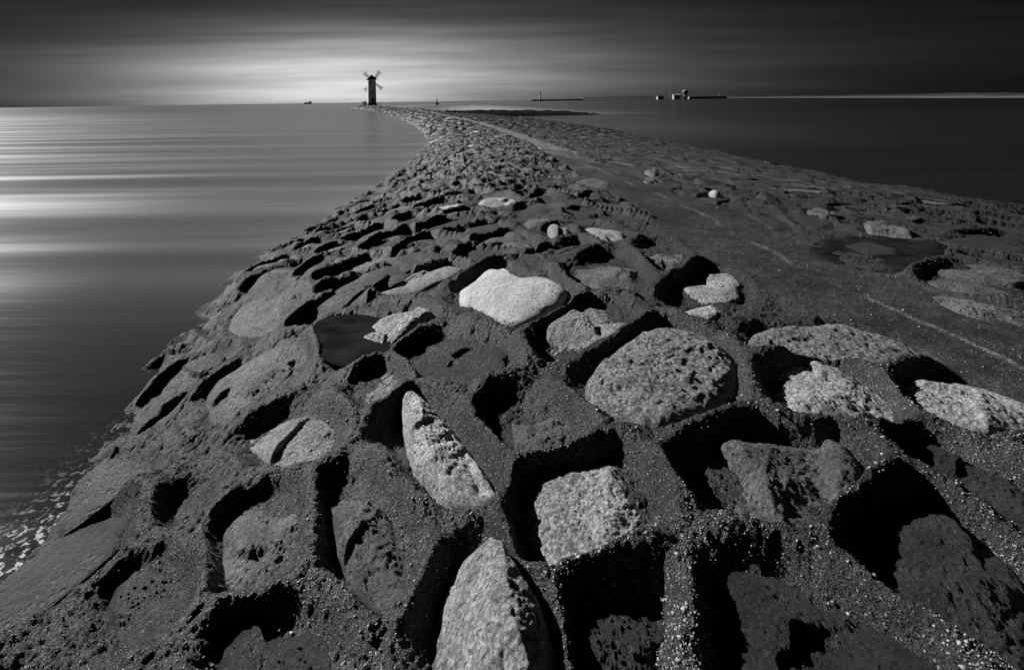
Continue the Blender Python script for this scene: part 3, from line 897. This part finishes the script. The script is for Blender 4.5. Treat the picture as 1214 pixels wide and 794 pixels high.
thing(gm, 'low dark rubble groyne running out to the right behind the breakwater', 'groyne')

# ------------------------------------------------------------------ far shore, harbour and vessels
def far(px, d): return (px - PX) / F * d
cl = np.array([(far(1500, 130), 130), (far(1320, 165), 165), (far(1214, 205), 205), (far(1120, 260), 260), (far(1040, 360), 360), (far(960, 560), 560), (far(890, 1000), 1000), (far(840, 1900), 1900)])
def strip(name, offs, zs, mat, seed):
    ts_ = np.linspace(0, len(cl) - 1, 160); P = np.c_[np.interp(ts_, np.arange(len(cl)), cl[:, 0]), np.interp(ts_, np.arange(len(cl)), cl[:, 1])]
    d = np.linalg.norm(P, axis=1)[:, None]; nrm = P / d
    V_, m = [], len(P)
    for o, z in zip(offs, zs):
        wob = fbm(ts_ * 2, ts_ * 0 + o, 3, seed)
        V_.append(np.c_[P + nrm * (o * (1 + .2 * wob))[:, None], z * (1 + .35 * wob) * np.ones(m)])
    ii = (np.arange(len(offs) - 1)[:, None] * m + np.arange(m - 1)[None, :]).ravel()
    o = link(name, np_mesh(name, np.vstack(V_), np.stack([ii, ii + 1, ii + m + 1, ii + m], 1)), mat); o['kind'] = 'structure'
strip('beach', [0, 6, 30, 70], [-.3, .10, .6, .9], M_SAND, 400)
strip('dunes', [71, 85, 120, 200], [.8, 1.5, 2.4, 2.2], M_DUNE, 410)

def zat(px, py, d): return HC + d * (-(px - PX) / F * s_ - (py - PY) / F * c_)
# lighthouse
LD = 900.0
lh = empty('lighthouse', (far(640.5, LD), LD, 0), 'slim pale lighthouse on the far harbour mole', 'lighthouse')
part('base', prism([ngon(3.2, -1, 12), ngon(3.0, 3.0, 12)]), M_DKSTONE, lh)
part('tower', prism([ngon(1.6, 3.0, 14), ngon(1.1, 12.5, 14)]), M_TOWER, lh)
part('gallery', prism([ngon(1.9, 12.5, 14), ngon(1.9, 13.0, 14)]), M_BLACK, lh)
part('lantern', prism([ngon(.9, 13.0, 12), ngon(.9, 15.0, 12), ngon(.1, 16.4, 12)]), M_BLACK, lh)
# harbour mole under it
hm = empty('harbour_mole', (0, LD, 0), 'low dark harbour mole below the far lighthouse', 'mole')
part('wall', prism([rect(far(628, LD), far(694, LD), -4, 4, -1), rect(far(630, LD), far(692, LD), -3, 3, 1.9)]), M_GREY, hm)
part('parapet', box(far(632, LD), far(690, LD), 1.5, 2.6, 1.902, 2.8), M_GREY, hm)
# long pier with piles
PD = 820.0
pr = empty('pier', (0, PD, 0), 'long dark pier on piles right of the lighthouse', 'pier')
part('deck', box(far(690, PD), far(784, PD), -4, 4, 3.9, 4.6), M_GREY, pr)
k = 0
for px in np.linspace(691, 783, 24): part('pile', prism([ngon(.5, -1, 6, 0, far(px, PD), -3), ngon(.5, 3.9, 6, 0, far(px, PD), -3)]), M_GREY, pr)
sh = empty('jetty_block', (far(780, PD), PD - 12, 0), 'pale concrete pier head at the right end of the long pier', 'jetty')
part('block', prism([rect(-5, 5, -4, 4, -1), rect(-4.4, 4.4, -3.4, 3.4, 4.6)]), M_GREY, sh)
part('cap', box(-5, 5, -4, 4, 4.602, 5.4), M_PALEGREY, sh)
for px, hh, lab in ((715, 9.5, 'thin pale light mast rising from the long pier'), (796, 17, 'tall grey mast between the pier head and the round harbour tower'), (854, 10, 'thin mast on the far right mole')):
    t = empty('mast', (far(px, PD), PD + 6, 0), lab, 'mast', 'masts along the harbour')
    part('pole', prism([ngon(.38, -.5, 8), ngon(.2, hh, 8)]), M_GREY, t)
    part('lamp', prism([ngon(.5, hh, 8), ngon(.5, hh + .7, 8)]), M_PALEGREY, t)
ct = empty('harbour_tower', (far(812.5, PD), PD, 0), 'stout pale harbour tower with a wide rounded head', 'tower')
part('stem', prism([ngon(2.0, -1, 12), ngon(2.4, 5, 12), ngon(3.4, 8, 12)]), M_GREY, ct)
part('head', prism([ngon(3.4, 8, 12), ngon(5.0, 10, 12), ngon(5.0, 13, 12), ngon(3.0, 14.5, 12)]), M_PALEGREY, ct)
part('window_band', prism([ngon(5.06, 10.6, 12), ngon(5.06, 11.9, 12)]), M_BLACK, ct)
hb = empty('harbour_shed', (far(803, PD), PD + 4, 0), 'low pale shed left of the round harbour tower', 'shed')
part('wall', box(-5.5, 5.5, -4, 4, -.5, 6.6), M_GREY, hb)
part('roof', prism([rect(-6, 6, -4.5, 4.5, 6.602), rect(-6, 6, -.3, .3, 8.4)]), M_PALEGREY, hb)
m2 = empty('harbour_mole', (0, PD, 0), 'low dark mole running right from the round harbour tower', 'mole')
part('wall', prism([rect(far(816, PD), far(862, PD), -4, 4, -1), rect(far(817, PD), far(860, PD), -3, 3, 3.6)]), M_GREY, m2)

# ship on the horizon left of the mill
BD = 1500.0
bt = empty('cargo_boat', (far(365, BD), BD, 0), 'small dark cargo boat on the horizon left of the windmill', 'boat')
hull = prism([[(-9, -1.6, -.5), (9, -1.6, -.5), (10, 0, -.5), (9, 1.6, -.5), (-9, 1.6, -.5)],
              [(-11, -3, 3), (10, -3, 3.2), (14, 0, 3.9), (10, 3, 3.2), (-11, 3, 3)]])
part('hull', hull, M_BLACK, bt)
part('wheelhouse', box(5, 9, -2, 2, 3.1, 7.5), M_DKSTONE, bt)
part('hatch', box(-9, 3, -2, 2, 3.0, 4.4), M_DKSTONE, bt)
part('mast', prism([ngon(.35, 7.5, 6, 0, 7, 0), ngon(.2, 12, 6, 0, 7, 0)]), M_BLACK, bt)
# buoy
UD = 330.0
by = empty('buoy', (far(518, UD), UD, 0), 'dark navigation buoy floating right of the windmill', 'buoy')
part('float', prism([ngon(.9, -.4, 12), ngon(1.15, .2, 12), ngon(1.05, .9, 12), ngon(.5, 1.1, 12)]), M_BLACK, by)
part('tower', prism([ngon(.55, 1.1, 6), ngon(.25, 3.0, 6)]), M_BLACK, by)
part('topmark', prism([ngon(.42, 3.0, 8), ngon(.02, 4.1, 8)]), M_BLACK, by)
